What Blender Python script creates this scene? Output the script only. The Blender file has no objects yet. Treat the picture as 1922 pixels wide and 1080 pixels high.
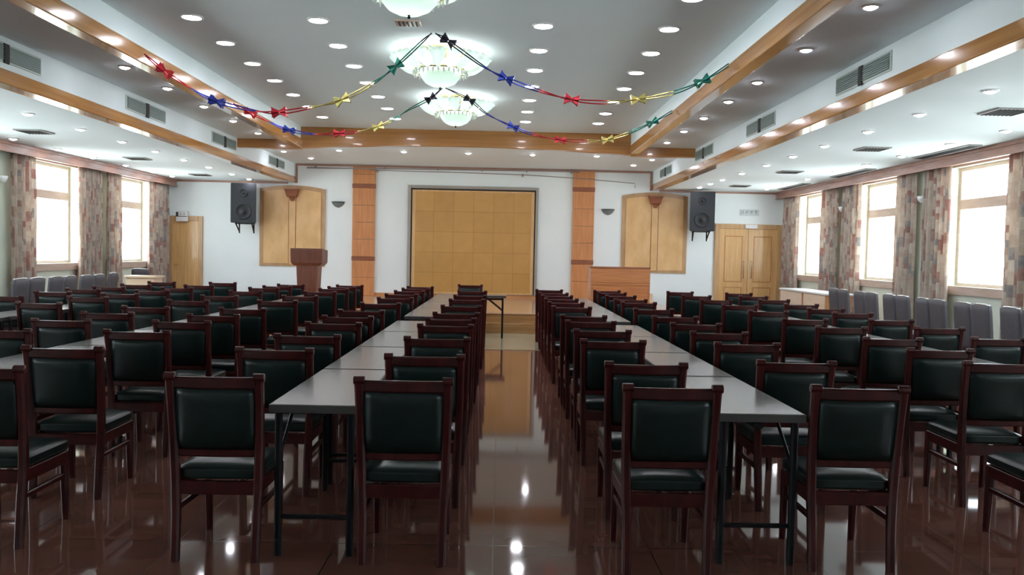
import bpy, bmesh, math, random
from mathutils import Vector, Matrix
random.seed(7)
C = bpy.context.scene.collection
SC = bpy.context.scene
ORD = ['first','second','third','fourth','fifth','sixth','seventh','eighth','ninth','tenth','eleventh','twelfth','thirteenth','fourteenth','fifteenth']
XC = -0.73                       # centre line of the hall
XL, XR, YB, YF = -8.26, 7.07, 20.6, -3.0
Z1, Z2, Z3 = 3.14, 3.60, 3.85

# ------------------------------------------------------------------ materials
def mat(name, col, rough=.5, metal=0, spec=.5, emit=None, es=0, coat=0):
    m = bpy.data.materials.new(name); m.use_nodes = True
    b = m.node_tree.nodes['Principled BSDF']
    b.inputs['Base Color'].default_value = (*col, 1)
    b.inputs['Roughness'].default_value = rough
    b.inputs['Metallic'].default_value = metal
    b.inputs['Specular IOR Level'].default_value = spec
    b.inputs['Coat Weight'].default_value = coat
    b.inputs['Coat Roughness'].default_value = .05
    if emit:
        b.inputs['Emission Color'].default_value = (*emit, 1)
        b.inputs['Emission Strength'].default_value = es
    return m
def nodes(m): return m.node_tree.nodes, m.node_tree.links, m.node_tree.nodes['Principled BSDF']
def noise_mat(name, c1, c2, scale=(1, 1, 1), ns=5, rough=.5, detail=4, coat=0, lo=.35, hi=.65, spec=.5, bump=0):
    m = mat(name, c1, rough, coat=coat, spec=spec); N, L, b = nodes(m)
    tc = N.new('ShaderNodeTexCoord'); mp = N.new('ShaderNodeMapping'); mp.inputs['Scale'].default_value = scale
    no = N.new('ShaderNodeTexNoise'); no.inputs['Scale'].default_value = ns; no.inputs['Detail'].default_value = detail
    cr = N.new('ShaderNodeValToRGB'); cr.color_ramp.elements[0].position = lo; cr.color_ramp.elements[1].position = hi
    cr.color_ramp.elements[0].color = (*c1, 1); cr.color_ramp.elements[1].color = (*c2, 1)
    L.new(tc.outputs['Object'], mp.inputs['Vector']); L.new(mp.outputs['Vector'], no.inputs['Vector'])
    L.new(no.outputs['Fac'], cr.inputs['Fac']); L.new(cr.outputs['Color'], b.inputs['Base Color'])
    if bump:
        bu = N.new('ShaderNodeBump'); bu.inputs['Strength'].default_value = bump; bu.inputs['Distance'].default_value = .01
        L.new(no.outputs['Fac'], bu.inputs['Height']); L.new(bu.outputs['Normal'], b.inputs['Normal'])
    return m
M = {}
M['wall'] = noise_mat('wall_paint', (.80, .86, .88), (.82, .875, .89), ns=2, rough=.75)
M['sidewall'] = noise_mat('side_wall_paint', (.70, .77, .66), (.74, .80, .70), ns=2, rough=.7)
M['ceiling'] = noise_mat('ceiling_paint', (.76, .86, .905), (.78, .875, .92), ns=.8, rough=.8)
M['beamwood'] = noise_mat('varnished_beam_wood', (.36, .165, .045), (.48, .235, .075), (1.2, .25, 6), ns=3, rough=.16, coat=.6)
M['crosswood'] = noise_mat('varnished_cross_beam_wood', (.36, .150, .035), (.46, .205, .055), (.25, 1, 6), ns=3, rough=.28, coat=.3)
M['trimwood'] = noise_mat('cornice_wood', (.30, .16, .12), (.40, .23, .18), (1, 1, 8), ns=3, rough=.4)
M['winwood'] = noise_mat('window_wood', (.50, .37, .30), (.58, .45, .38), (1, 1, 6), ns=3, rough=.35)
M['pilwood'] = noise_mat('pilaster_wood', (.52, .205, .07), (.62, .27, .105), (6, 6, .6), ns=3, rough=.4)
M['darkwood'] = noise_mat('dark_band_wood', (.23, .070, .03), (.30, .10, .045), (1, 1, 6), ns=3, rough=.35)
M['doorwood'] = noise_mat('door_wood', (.60, .35, .14), (.70, .43, .19), (8, 8, .6), ns=3, rough=.3, coat=.2)
M['doorframe'] = noise_mat('door_frame_wood', (.48, .28, .13), (.58, .36, .18), (8, 8, .6), ns=3, rough=.3)
M['archwood'] = noise_mat('arch_panel_wood', (.62, .37, .15), (.74, .47, .22), (2, 2, 1), ns=2.2, rough=.35)
M['lectern'] = noise_mat('lectern_wood', (.105, .028, .013), (.15, .042, .02), (8, 8, .7), ns=3, rough=.3)
M['deskwood'] = noise_mat('desk_wood', (.40, .15, .05), (.50, .20, .075), (.7, 1, 8), ns=3, rough=.3)
M['palewood'] = noise_mat('pale_cabinet_wood', (.68, .50, .34), (.74, .56, .40), (1, 1, 4), ns=2, rough=.3)
M['orangewood'] = noise_mat('orange_end_wood', (.50, .22, .08), (.58, .28, .12), (1, 1, 5), ns=2, rough=.3)
M['stagewood'] = noise_mat('stage_riser_wood', (.30, .155, .055), (.38, .20, .08), (.5, 1, 6), ns=3, rough=.22)
M['stagetop'] = noise_mat('stage_floor', (.50, .30, .18), (.56, .36, .23), (.5, 4, 1), ns=2, rough=.16)
M['marble'] = noise_mat('cream_stone', (.34, .31, .20), (.42, .38, .27), ns=1.5, rough=.12)
M['chairwood'] = noise_mat('mahogany_chair_wood', (.024, .0030, .0032), (.050, .0062, .0055), (3, 3, 1), ns=6, rough=.3, spec=.22)
M['leather'] = noise_mat('dark_green_leather', (.0022, .0085, .0078), (.0036, .0115, .0105), ns=30, rough=.3, bump=.04, spec=.3)
M['greyfab'] = noise_mat('grey_upholstery', (.062, .058, .068), (.080, .075, .086), ns=60, rough=.6)
M['blackmetal'] = mat('black_metal', (.003, .0035, .005), .45, spec=.2)
M['tabletop'] = noise_mat('grey_laminate', (.145, .142, .136), (.165, .162, .155), ns=8, rough=.24, spec=.6)
M['tableedge'] = mat('dark_table_edge', (.035, .032, .03), .4)
M['black'] = mat('speaker_black', (.014, .018, .024), .5)
M['cone'] = mat('speaker_cone', (.008, .010, .014), .6)
M['white'] = mat('white_enamel', (.75, .76, .77), .4)
M['vent'] = mat('vent_grey_green', (.20, .27, .26), .5)
M['ventdark'] = mat('vent_gap_dark', (.02, .022, .025), .7)
M['ventframe'] = mat('vent_frame', (.50, .58, .56), .5)
M['ceilvent'] = mat('ceiling_vent_metal', (.27, .27, .27), .5)
M['steel'] = mat('brushed_steel', (.55, .55, .56), .25, metal=1)
M['brass'] = mat('brass', (.75, .55, .25), .25, metal=1)
M['panelframe'] = mat('grey_panel_frame', (.33, .31, .28), .35)
M['gap'] = mat('shadow_gap_black', (.03, .02, .015), .6)
M['sconceglass'] = mat('smoked_sconce_glass', (.16, .19, .19), .25)
M['sconcerim'] = mat('dark_sconce_rim', (.045, .05, .05), .35)
M['signtext'] = mat('grey_sign_marks', (.28, .33, .34), .5)
M['signpanel'] = mat('pale_sign_panel', (.60, .66, .67), .5)
M['lamp'] = mat('downlight_lamp', (1, 1, 1), .5, emit=(.93, .93, 1), es=26)
M['spot'] = mat('spotlight_lamp', (1, 1, 1), .5, emit=(.93, .93, 1), es=42)
M['bulb'] = mat('chandelier_bulb', (1, 1, 1), .5, emit=(.93, 1, .97), es=20)
M['foil_red'] = mat('red_foil', (.50, .03, .05), .25, metal=.6)
M['foil_blue'] = mat('blue_foil', (.03, .05, .32), .25, metal=.6)
M['foil_gold'] = mat('gold_foil', (.62, .52, .18), .22, metal=.7)
M['foil_green'] = mat('green_foil', (.02, .17, .13), .25, metal=.6)
M['foil_dark'] = mat('dark_foil', (.035, .03, .05), .22, metal=.7)
M['rail'] = mat('curtain_rail_metal', (.30, .26, .26), .35, metal=.4)

def glass_frosted():
    m = bpy.data.materials.new('frosted_glass'); m.use_nodes = True
    N, L = m.node_tree.nodes, m.node_tree.links; N.remove(N['Principled BSDF'])
    o = N['Material Output']; d = N.new('ShaderNodeBsdfDiffuse'); t = N.new('ShaderNodeBsdfTranslucent'); g = N.new('ShaderNodeBsdfGlossy')
    d.inputs['Color'].default_value = (.66, .73, .70, 1); t.inputs['Color'].default_value = (.60, .69, .66, 1); g.inputs['Roughness'].default_value = .12
    a = N.new('ShaderNodeMixShader'); a.inputs[0].default_value = .6; b = N.new('ShaderNodeMixShader'); b.inputs[0].default_value = .12
    L.new(d.outputs[0], a.inputs[1]); L.new(t.outputs[0], a.inputs[2]); L.new(a.outputs[0], b.inputs[1]); L.new(g.outputs[0], b.inputs[2]); L.new(b.outputs[0], o.inputs[0])
    return m
M['frost'] = glass_frosted()
def clear_glass():
    m = bpy.data.materials.new('window_glass'); m.use_nodes = True
    N, L = m.node_tree.nodes, m.node_tree.links; N.remove(N['Principled BSDF'])
    o = N['Material Output']; t = N.new('ShaderNodeBsdfTransparent'); g = N.new('ShaderNodeBsdfGlossy'); g.inputs['Roughness'].default_value = .02
    t.inputs['Color'].default_value = (.96, .98, .98, 1)
    b = N.new('ShaderNodeMixShader'); b.inputs[0].default_value = .06
    L.new(t.outputs[0], b.inputs[1]); L.new(g.outputs[0], b.inputs[2]); L.new(b.outputs[0], o.inputs[0]); return m
M['glass'] = clear_glass()
def floor_mat():
    m = mat('polished_floor_tile', (.05, .02, .015), .07, spec=.42); N, L, b = nodes(m)
    tc = N.new('ShaderNodeTexCoord'); mp = N.new('ShaderNodeMapping'); mp.inputs['Location'].default_value = (.01, -4.98 + 8, 0)
    br = N.new('ShaderNodeTexBrick'); br.offset = 0; br.squash = 1
    br.inputs['Scale'].default_value = 1; br.inputs['Brick Width'].default_value = .8; br.inputs['Row Height'].default_value = .8
    br.inputs['Mortar Size'].default_value = .003; br.inputs['Mortar Smooth'].default_value = .2; br.inputs['Bias'].default_value = 0
    br.inputs['Color1'].default_value = (.135, .053, .039, 1); br.inputs['Color2'].default_value = (.165, .066, .049, 1); br.inputs['Mortar'].default_value = (.02, .010, .008, 1)
    no = N.new('ShaderNodeTexNoise'); no.inputs['Scale'].default_value = 3; no.inputs['Detail'].default_value = 2
    mx = N.new('ShaderNodeMixRGB'); mx.blend_type = 'MULTIPLY'; mx.inputs[0].default_value = .4
    L.new(tc.outputs['Object'], mp.inputs['Vector']); L.new(mp.outputs['Vector'], br.inputs['Vector']); L.new(tc.outputs['Object'], no.inputs['Vector'])
    L.new(br.outputs['Color'], mx.inputs[1]); L.new(no.outputs['Fac'], mx.inputs[2]); L.new(mx.outputs[0], b.inputs['Base Color'])
    n2 = N.new('ShaderNodeTexNoise'); n2.inputs['Scale'].default_value = 1.3; n2.inputs['Detail'].default_value = 2
    mr = N.new('ShaderNodeMapRange'); mr.inputs['To Min'].default_value = .035; mr.inputs['To Max'].default_value = .075
    L.new(tc.outputs['Object'], n2.inputs['Vector']); L.new(n2.outputs['Fac'], mr.inputs['Value'])
    rm = N.new('ShaderNodeMix'); rm.data_type = 'FLOAT'; rm.inputs[3].default_value = .16
    L.new(br.outputs['Fac'], rm.inputs[0]); L.new(mr.outputs[0], rm.inputs[2]); L.new(rm.outputs[0], b.inputs['Roughness'])
    return m
M['floor'] = floor_mat()
def curtain_mat():
    m = mat('patterned_curtain_cloth', (.5, .42, .35), .85, spec=.2); N, L, b = nodes(m)
    uv = N.new('ShaderNodeUVMap'); mp = N.new('ShaderNodeMapping'); mp.inputs['Rotation'].default_value = (0, 0, math.pi/2)
    br = N.new('ShaderNodeTexBrick'); br.offset = .37; br.offset_frequency = 2; br.squash = .6; br.squash_frequency = 3
    br.inputs['Scale'].default_value = 1; br.inputs['Brick Width'].default_value = .17; br.inputs['Row Height'].default_value = .085
    br.inputs['Mortar Size'].default_value = 0; br.inputs['Color1'].default_value = (0, 0, 0, 1); br.inputs['Color2'].default_value = (1, 1, 1, 1)
    cr = N.new('ShaderNodeValToRGB'); cr.color_ramp.interpolation = 'CONSTANT'
    cols = [(0, (.64, .54, .45)), (.22, (.54, .43, .36)), (.36, (.40, .17, .14)), (.46, (.68, .60, .52)), (.62, (.29, .29, .31)), (.72, (.58, .48, .41)), (.86, (.42, .20, .16)), (.93, (.70, .64, .58))]
    e = cr.color_ramp.elements
    e[0].position = 0; e[0].color = (*cols[0][1], 1); e[1].position = cols[1][0]; e[1].color = (*cols[1][1], 1)
    for p, c in cols[2:]:
        n = e.new(p); n.color = (*c, 1)
    vo = N.new('ShaderNodeTexNoise'); vo.inputs['Scale'].default_value = 7
    mx = N.new('ShaderNodeMixRGB'); mx.inputs[0].default_value = .35
    L.new(uv.outputs['UV'], mp.inputs['Vector']); L.new(mp.outputs['Vector'], br.inputs['Vector']); L.new(br.outputs['Color'], cr.inputs['Fac'])
    L.new(uv.outputs['UV'], vo.inputs['Vector'])
    r2 = N.new('ShaderNodeValToRGB'); r2.color_ramp.elements[0].position = .42; r2.color_ramp.elements[1].position = .58
    r2.color_ramp.elements[0].color = (.45, .37, .31, 1); r2.color_ramp.elements[1].color = (.68, .60, .53, 1)
    L.new(vo.outputs['Fac'], r2.inputs['Fac']); L.new(cr.outputs['Color'], mx.inputs[1]); L.new(r2.outputs['Color'], mx.inputs[2])
    L.new(mx.outputs[0], b.inputs['Base Color'])
    tr = N.new('ShaderNodeBsdfTranslucent'); ms = N.new('ShaderNodeMixShader'); ms.inputs[0].default_value = .38
    L.new(mx.outputs[0], tr.inputs['Color']); L.new(b.outputs[0], ms.inputs[1]); L.new(tr.outputs[0], ms.inputs[2]); L.new(ms.outputs[0], N['Material Output'].inputs[0])
    return m
M['curtain'] = curtain_mat()
def tile_panel_mat():
    m = mat('birdseye_wood_tiles', (.6, .36, .1), .35, coat=.15); N, L, b = nodes(m)
    tc = N.new('ShaderNodeTexCoord'); mp = N.new('ShaderNodeMapping')
    sx = N.new('ShaderNodeSeparateXYZ'); cx = N.new('ShaderNodeCombineXYZ')
    L.new(tc.outputs['Object'], sx.inputs[0]); L.new(sx.outputs['X'], cx.inputs['X']); L.new(sx.outputs['Z'], cx.inputs['Y'])
    L.new(cx.outputs[0], mp.inputs['Vector']); mp.inputs['Location'].default_value = (2.175, -.48, 0)
    br = N.new('ShaderNodeTexBrick'); br.offset = 0; br.inputs['Scale'].default_value = 1
    br.inputs['Brick Width'].default_value = .495; br.inputs['Row Height'].default_value = .504; br.inputs['Mortar Size'].default_value = .006
    br.inputs['Color1'].default_value = (.52, .275, .075, 1); br.inputs['Color2'].default_value = (.575, .31, .09, 1); br.inputs['Mortar'].default_value = (.38, .19, .045, 1)
    no = N.new('ShaderNodeTexNoise'); no.inputs['Scale'].default_value = 5; no.inputs['Detail'].default_value = 6
    mx = N.new('ShaderNodeMixRGB'); mx.blend_type = 'OVERLAY'; mx.inputs[0].default_value = .12
    L.new(mp.outputs['Vector'], br.inputs['Vector']); L.new(tc.outputs['Object'], no.inputs['Vector'])
    L.new(br.outputs['Color'], mx.inputs[1]); L.new(no.outputs['Fac'], mx.inputs[2])
    hs = N.new('ShaderNodeHueSaturation'); hs.inputs['Saturation'].default_value = 1.0
    L.new(mx.outputs[0], hs.inputs['Color']); L.new(hs.outputs[0], b.inputs['Base Color'])
    return m
M['tiles'] = tile_panel_mat()

# ------------------------------------------------------------------ mesh helpers
def nb(): return bmesh.new()
def box(bm, x0, x1, y0, y1, z0, z1, bev=0, seg=2):
    g = bmesh.ops.create_cube(bm, size=1)['verts']
    for v in g:
        v.co = Vector(((x0+x1)/2 + v.co.x*(x1-x0), (y0+y1)/2 + v.co.y*(y1-y0), (z0+z1)/2 + v.co.z*(z1-z0)))
    if bev:
        ed = list({e for v in g for e in v.link_edges})
        bmesh.ops.bevel(bm, geom=ed, offset=bev, segments=seg, affect='EDGES', profile=.5)
    return bm
def loft(bm, secs, cap=True):
    """secs: list of rings (same count) of Vectors"""
    rings = [[bm.verts.new(p) for p in s] for s in secs]
    n = len(rings[0])
    for a, b in zip(rings, rings[1:]):
        for i in range(n):
            bm.faces.new((a[i], a[(i+1) % n], b[(i+1) % n], b[i]))
    if cap:
        bm.faces.new(rings[0][::-1]); bm.faces.new(rings[-1])
    return bm
def rrect(c, ax, ay, w, d, ch=.25):
    """octagonal chamfered ring around centre c with axes ax, ay"""
    k = min(w, d)*ch; pts = []
    for sx, sy, o in ((1, 1, 0), (-1, 1, 1), (-1, -1, 0), (1, -1, 1)):
        a = c + ax*(sx*(w/2)) + ay*(sy*(d/2-k)); b = c + ax*(sx*(w/2-k)) + ay*(sy*(d/2))
        pts += [a, b] if o == 0 else [b, a]
    return pts
def bar(bm, p, q, w, d, w2=None, d2=None):
    p, q = Vector(p), Vector(q); t = (q-p).normalized()
    up = Vector((0, 0, 1)) if abs(t.z) < .9 else Vector((0, 1, 0))
    ax = t.cross(up).normalized(); ay = ax.cross(t).normalized()
    return loft(bm, [rrect(p, ax, ay, w, d), rrect(q, ax, ay, w2 or w, d2 or d)])
def tube(bm, pts, r, n=8):
    pts = [Vector(p) for p in pts]; secs = []
    for i, p in enumerate(pts):
        t = (pts[min(i+1, len(pts)-1)] - pts[max(i-1, 0)]).normalized()
        up = Vector((0, 0, 1)) if abs(t.z) < .9 else Vector((0, 1, 0))
        ax = t.cross(up).normalized(); ay = ax.cross(t).normalized()
        secs.append([p + ax*r*math.cos(2*math.pi*k/n) + ay*r*math.sin(2*math.pi*k/n) for k in range(n)])
    return loft(bm, secs)
def lathe(bm, prof, c=(0, 0, 0), n=24, cap=False):
    c = Vector(c)
    rings = [[bm.verts.new(c + Vector((max(r, 1e-4)*math.cos(2*math.pi*k/n), max(r, 1e-4)*math.sin(2*math.pi*k/n), z))) for k in range(n)] for r, z in prof]
    for a, b in zip(rings, rings[1:]):
        for i in range(n): bm.faces.new((a[i], a[(i+1) % n], b[(i+1) % n], b[i]))
    if cap: bm.faces.new(rings[0][::-1]); bm.faces.new(rings[-1])
    return bm
def pad(bm, x0, x1, y0, y1, z0, z1, puff, axis, n=8, rad=.82):
    """cushion: rounded box, puffed along axis ('z' or 'y')"""
    lo, hi = Vector((x0, y0, z0)), Vector((x1, y1, z1)); ce = (lo+hi)/2; h = (hi-lo)/2
    g = bmesh.ops.create_cube(bm, size=2)['verts']
    bmesh.ops.subdivide_edges(bm, edges=list({ed for v in g for ed in v.link_edges}), cuts=n, use_grid_fill=True)
    vs = list(bm.verts)[-((n+2)**3 - n**3):]
    for v in vs:
        p = v.co.copy()
        u, w = (p.x, p.y) if axis == 'z' else (p.x, p.z)
        t = p.z if axis == 'z' else p.y
        edge = max(abs(u), abs(w))
        # rounded outline
        def rnd(a, b):
            ca, cb = abs(a), abs(b)
            if ca > rad and cb > rad:
                da, db = ca-rad, cb-rad; L_ = math.hypot(da, db); mxx = max(da, db)
                s = mxx/L_ if L_ else 1
                return math.copysign(rad+da*s, a), math.copysign(rad+db*s, b)
            return a, b
        u, w = rnd(u, w)
        fall = 1 - max(0, (edge-.80)/.20)**2*.45
        t = t*fall + math.copysign(1, t)*(puff)*(1-u*u)*(1-w*w)*(1 if abs(t) > .5 else 0)
        if axis == 'z': v.co = Vector((ce.x+u*h.x, ce.y+w*h.y, ce.z+t*h.z))
        else: v.co = Vector((ce.x+u*h.x, ce.y+t*h.y, ce.z+w*h.z))
    return bm
def obj(name, bm, m, parent=None, smooth=False, loc=None):
    bmesh.ops.recalc_face_normals(bm, faces=bm.faces)
    me = bpy.data.meshes.new(name); bm.to_mesh(me); bm.free()
    if isinstance(m, str): m = M[m]
    me.materials.append(m)
    if smooth:
        for p in me.polygons: p.use_smooth = True
    o = bpy.data.objects.new(name, me); C.objects.link(o)
    if parent: o.parent = parent
    if loc: o.location = loc
    return o
def tag(o, label, cat, group=None, kind=None):
    if label: o['label'] = label
    if cat: o['category'] = cat
    if group: o['group'] = group
    if kind: o['kind'] = kind
    return o
def thing(name, label, cat, loc=(0, 0, 0), rz=0, group=None):
    o = bpy.data.objects.new(name, None); C.objects.link(o); o.empty_display_size = .1
    o.location = loc; o.rotation_euler = (0, 0, rz); return tag(o, label, cat, group)
def struct(name, bm, m, parent=None, **k):
    o = obj(name, bm, m, parent, **k)
    if not parent: o['kind'] = 'structure'
    return o
def dup(src, loc, rz=0, label=None, group=None):
    r = src.copy(); C.objects.link(r); r.location = loc; r.rotation_euler = (0, 0, rz)
    if label: r['label'] = label
    if group: r['group'] = group
    for ch in list(src.children):
        c = ch.copy(); C.objects.link(c); c.parent = r
        for g in list(ch.children):
            d = g.copy(); C.objects.link(d); d.parent = c
    return r
def place(src, first, loc, rz, label, group=None):
    if first:
        src.location = loc; src.rotation_euler = (0, 0, rz); src['label'] = label
        if group: src['group'] = group
        return src
    return dup(src, loc, rz, label, group)

# ------------------------------------------------------------------ room shell
b = nb(); box(b, XL-.3, XR+.3, YF-.2, YB+.2, -.12, 0); struct('floor', b, 'floor')
OL, OR, IL, IR, YX = -5.12, 3.74, -3.90, 2.48, 16.2      # outer/inner beam lines, cross beam
b = nb()
def quad(bm, *p): bm.faces.new([bm.verts.new(q) for q in p])
box(b, XL-.3, OL-.02, YF-.2, YB+.2, Z1, Z1+.1); box(b, OR+.02, XR+.3, YF-.2, YB+.2, Z1, Z1+.1)
box(b, OL-.1, OL, YF-.2, YB+.2, Z1+.02, Z2+.1); box(b, OR, OR+.1, YF-.2, YB+.2, Z1+.02, Z2+.1)
box(b, OL-.05, IL-.02, YF-.2, YB+.2, Z2, Z2+.1); box(b, IR+.02, OR+.05, YF-.2, YB+.2, Z2, Z2+.1)
box(b, IL-.1, IL, YF-.2, YX+.1, Z2+.01, Z3+.1); box(b, IR, IR+.1, YF-.2, YX+.1, Z2+.01, Z3+.1)
box(b, IL-.05, IR+.05, YF-.2, YX+.1, Z3, Z3+.1)
box(b, IL-.05, IR+.05, YX+.02, YB+.2, Z2+.002, Z2+.1)
struct('ceiling', b, 'ceiling')
b = nb(); box(b, XL-.3, XR+.3, YB, YB+.2, 0, Z3+.1); struct('wall_back', b, 'wall')
b = nb(); box(b, XL-.3, XR+.3, YF-.2, YF, 0, Z3+.1); struct('wall_front', b, 'wall')
WC = [-1.1, 2.15, 5.4, 8.65, 11.9, 15.15, 18.4]; HW = 1.17; HN = .85; ZS, ZH = 1.13, 2.99
for side, x0, x1 in (('left', XL-.3, XL), ('right', XR, XR+.3)):
    b = nb(); box(b, x0, x1, YF, YB, 0, ZS); box(b, x0, x1, YF, YB, ZH, Z1)
    ys = [YF] + [v for c in WC for v in (c-HN, c+HW)] + [YB]
    for a, d in zip(ys[::2], ys[1::2]):
        if d-a > .02: box(b, x0, x1, a, d, ZS, ZH)
    struct('wall_'+side, b, 'sidewall')
n = 0
for side, s, xw in (('left', -1, XL), ('right', 1, XR)):
    for c in WC:
        n += 1
        xf = xw + s*.20
        b = nb(); X = sorted((xf-s*.03, xf+s*.04))
        box(b, *X, c-HN, c-HN+.07, ZS, ZH); box(b, *X, c+HW-.07, c+HW, ZS, ZH)
        box(b, *X, c-HN+.07, c+HW-.07, ZS, ZS+.05); box(b, *X, c-HN+.07, c+HW-.07, ZH-.06, ZH)
        w = struct('window_%d' % n, b, 'winwood')
        b = nb(); box(b, *X, c-HN+.07, c+HW-.07, 2.33, 2.49, .01); obj('transom', b, 'winwood', w)
        Xg = sorted((xf, xf+s*.006))
        b = nb(); box(b, *Xg, c-HN+.07, c+HW-.07, 2.49, ZH-.06); obj('window_pane', b, 'glass', w)
        b = nb(); box(b, *Xg, c-HN+.07, c+HW-.07, ZS+.05, 2.33); obj('window_pane', b, 'glass', w)
        b = nb(); Xs = sorted((xw-s*.05, xw+s*.0)); box(b, *Xs, c-HN-.08, c+HW+.08, ZS-.13, ZS+.005, .008)
        obj('window_sill', b, 'winwood', w)
        b = nb(); Xs = sorted((xw-s*.03, xw)); box(b, *Xs, c-HN-.08, c+HW+.08, ZH-.02, Z1-.03, .004)
        obj('window_header', b, 'winwood', w)
# beams and cornices
tn = [0]
def trim(bm, m):
    tn[0] += 1; return struct('trim_%d' % tn[0], bm, m)
b = nb(); box(b, OL-.17, OL+.03, YF, YB-.02, Z1-.02, Z1+.13, .012); trim(b, 'beamwood')
b = nb(); box(b, OR-.03, OR+.17, YF, YB-.02, Z1-.02, Z1+.13, .012); trim(b, 'beamwood')
b = nb(); box(b, IL-.13, IL+.03, YF, YX-.09, Z2-.15, Z2+.02, .012); trim(b, 'beamwood')
b = nb(); box(b, IR-.03, IR+.13, YF, YX-.09, Z2-.15, Z2+.02, .012); trim(b, 'beamwood')
# arched cross beam before the stage
b = nb(); NS = 40; secs = []
for i in range(NS+1):
    x = IL + .0 + (IR-IL)*i/NS; t = (i/NS)*2-1; zb = 3.445 + .10*(1-t*t)
    secs.append([Vector((x, YX-.09, zb)), Vector((x, YX+.06, zb)), Vector((x, YX+.06, Z3)), Vector((x, YX-.09, Z3))])
loft(b, secs)
box(b, OL, IL, YX-.09, YX+.06, 3.43, Z2); box(b, IR, OR, YX-.09, YX+.06, 3.43, Z2)
trim(b, 'crosswood')
b = nb(); box(b, OL+.03, OR-.03, YB-.04, YB, Z2-.05, Z2, .005)
box(b, OL+.03, OL+.07, YB-.04, YB, Z1-.02, Z2-.05); box(b, OR-.07, OR-.03, YB-.04, YB, Z1-.02, Z2-.05)
box(b, XL, OL-.17, YB-.04, YB, Z1-.045, Z1); box(b, OR+.17, XR, YB-.04, YB, Z1-.045, Z1); trim(b, 'trimwood')
for s, xw in ((-1, XL), (1, XR)):
    b = nb(); X = sorted((xw-s*.25, xw-s*.21)); box(b, *X, YF, YB-.04, Z1-.17, Z1, .004)
    X = sorted((xw-s*.27, xw-s*.25)); box(b, *X, YF, YB-.04, Z1-.05, Z1); box(b, *X, YF, YB-.04, Z1-.17, Z1-.145); trim(b, 'trimwood')
for nm, x0, x1 in (('left', XL, XL+.02), ('right', XR-.02, XR)):
    b = nb(); box(b, x0, x1, YF, YB, 0, .1); struct('baseboard_'+nm, b, 'trimwood')
b = nb(); box(b, -4.8, 3.6, YB-.02, YB, .37, .45); box(b, XL+.9, -5.14, YB-.02, YB, 0, .1); box(b, 3.76, 5.3, YB-.02, YB, 0, .1)
struct('baseboard_back', b, 'orangewood')

# stone strip and stage
b = nb(); box(b, OL, OR, 12.78, 15.34, 0, .006); trim(b, 'marble')
st = thing('stage', 'low wooden stage with one step running along the far wall', 'stage', (XC, 15.35, 0))
b = nb(); box(b, OL-XC, OR-XC, .3, YB-15.36, .34, .37, .004); obj('stage_floor', b, 'stagetop', st)
b = nb(); box(b, OL-XC+.01, OR-XC-.01, .32, YB-15.36, 0, .34); obj('riser', b, 'stagewood', st)
b = nb(); box(b, OL-XC, OR-XC, 0, .32, 0, .185, .006); obj('step', b, 'stagewood', st)

# ------------------------------------------------------------------ back wall features
def arch(x0, x1, z0, zs, zc, label):
    cx = (x0+x1)/2; t = thing('arched_wall_panel', label, 'wall panel', (cx, YB, z0), 0, 'arched panels beside the stage')
    w = (x1-x0)/2; hs, hc = zs-z0, zc-z0
    def top(x, off=0): return hs-off + (hc-hs)*(1-(x/w)**2)
    def slab(xa, xb, zb, off, y0, y1, m, nm, k=16):
        bm = nb(); secs = []
        for i in range(k+1):
            x = xa+(xb-xa)*i/k; zt = top(x, off)
            secs.append([Vector((x, y0, zb)), Vector((x, y1, zb)), Vector((x, y1, zt)), Vector((x, y0, zt))])
        loft(bm, secs); return obj(nm, bm, m, t)
    slab(-w, w, 0, 0, -.03, -.004, 'archframe', 'frame')
    slab(-w+.10, -.095, .07, .10, -.045, -.03, 'archwood', 'panel')
    slab(.095, w-.10, .07, .10, -.045, -.03, 'archwood', 'panel')
    slab(-.075, .075, .06, .09, -.06, -.03, 'archwood', 'pilaster_strip')
    zt = top(0, .09); bm = nb()
    secs = []
    for z, hw, d in ((zt, .175, .14), (zt-.04, .175, .14), (zt-.05, .16, .12), (zt-.2, .12, .09), (zt-.21, .06, .07), (zt-.30, .03, .05)):
        secs.append([Vector((-hw, -.06, z)), Vector((hw, -.06, z)), Vector((hw, -.06-d, z)), Vector((-hw, -.06-d, z))])
    loft(bm, secs); obj('corbel', bm, 'darkwood', t)
M['archframe'] = noise_mat('arch_frame_wood', (.42, .25, .12), (.52, .32, .16), (2, 2, 1), ns=2.2, rough=.35)
arch(-5.97, -4.36, 1.06, 2.97, 3.06, 'arched honey wood panel with dark corbel behind the lectern')
arch(2.99, 4.62, 1.08, 2.99, 3.08, 'arched honey wood panel with dark corbel above the wooden desk')
def pilaster(x0, x1, zb1, zb2, label):
    cx = (x0+x1)/2; t = thing('pilaster', label, 'pilaster', (cx, YB, .37), 0, 'red brown pilasters beside the centre panel'); w = (x1-x0)/2; o = -.37
    b = nb()
    zs = [zb1+.1+(zb2-zb1-.1)*i/4 for i in range(5)]
    segs = [(.37, zb1/2+.2), (zb1/2+.2, zb1)] + list(zip(zs, zs[1:])) + [(zb2+.1, (zb2+3.7)/2), ((zb2+3.7)/2, 3.555)]
    for a, d in segs: box(b, -w, w, -.07, -.004, a+.003+o, d-.003+o, .003, 1)
    obj('board', b, 'pilwood', t)
    for z in (zb1, zb2):
        b = nb(); box(b, -w-.01, w+.01, -.085, -.004, z+o, z+.1+o, .006); obj('dark_band', b, 'darkwood', t)
pilaster(-3.68, -3.13, 1.24, 3.03, 'tall red-brown wooden pilaster left of the yellow centre panel')
pilaster(1.76, 2.29, 1.26, 3.06, 'tall red-brown wooden pilaster right of the yellow centre panel')
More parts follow.
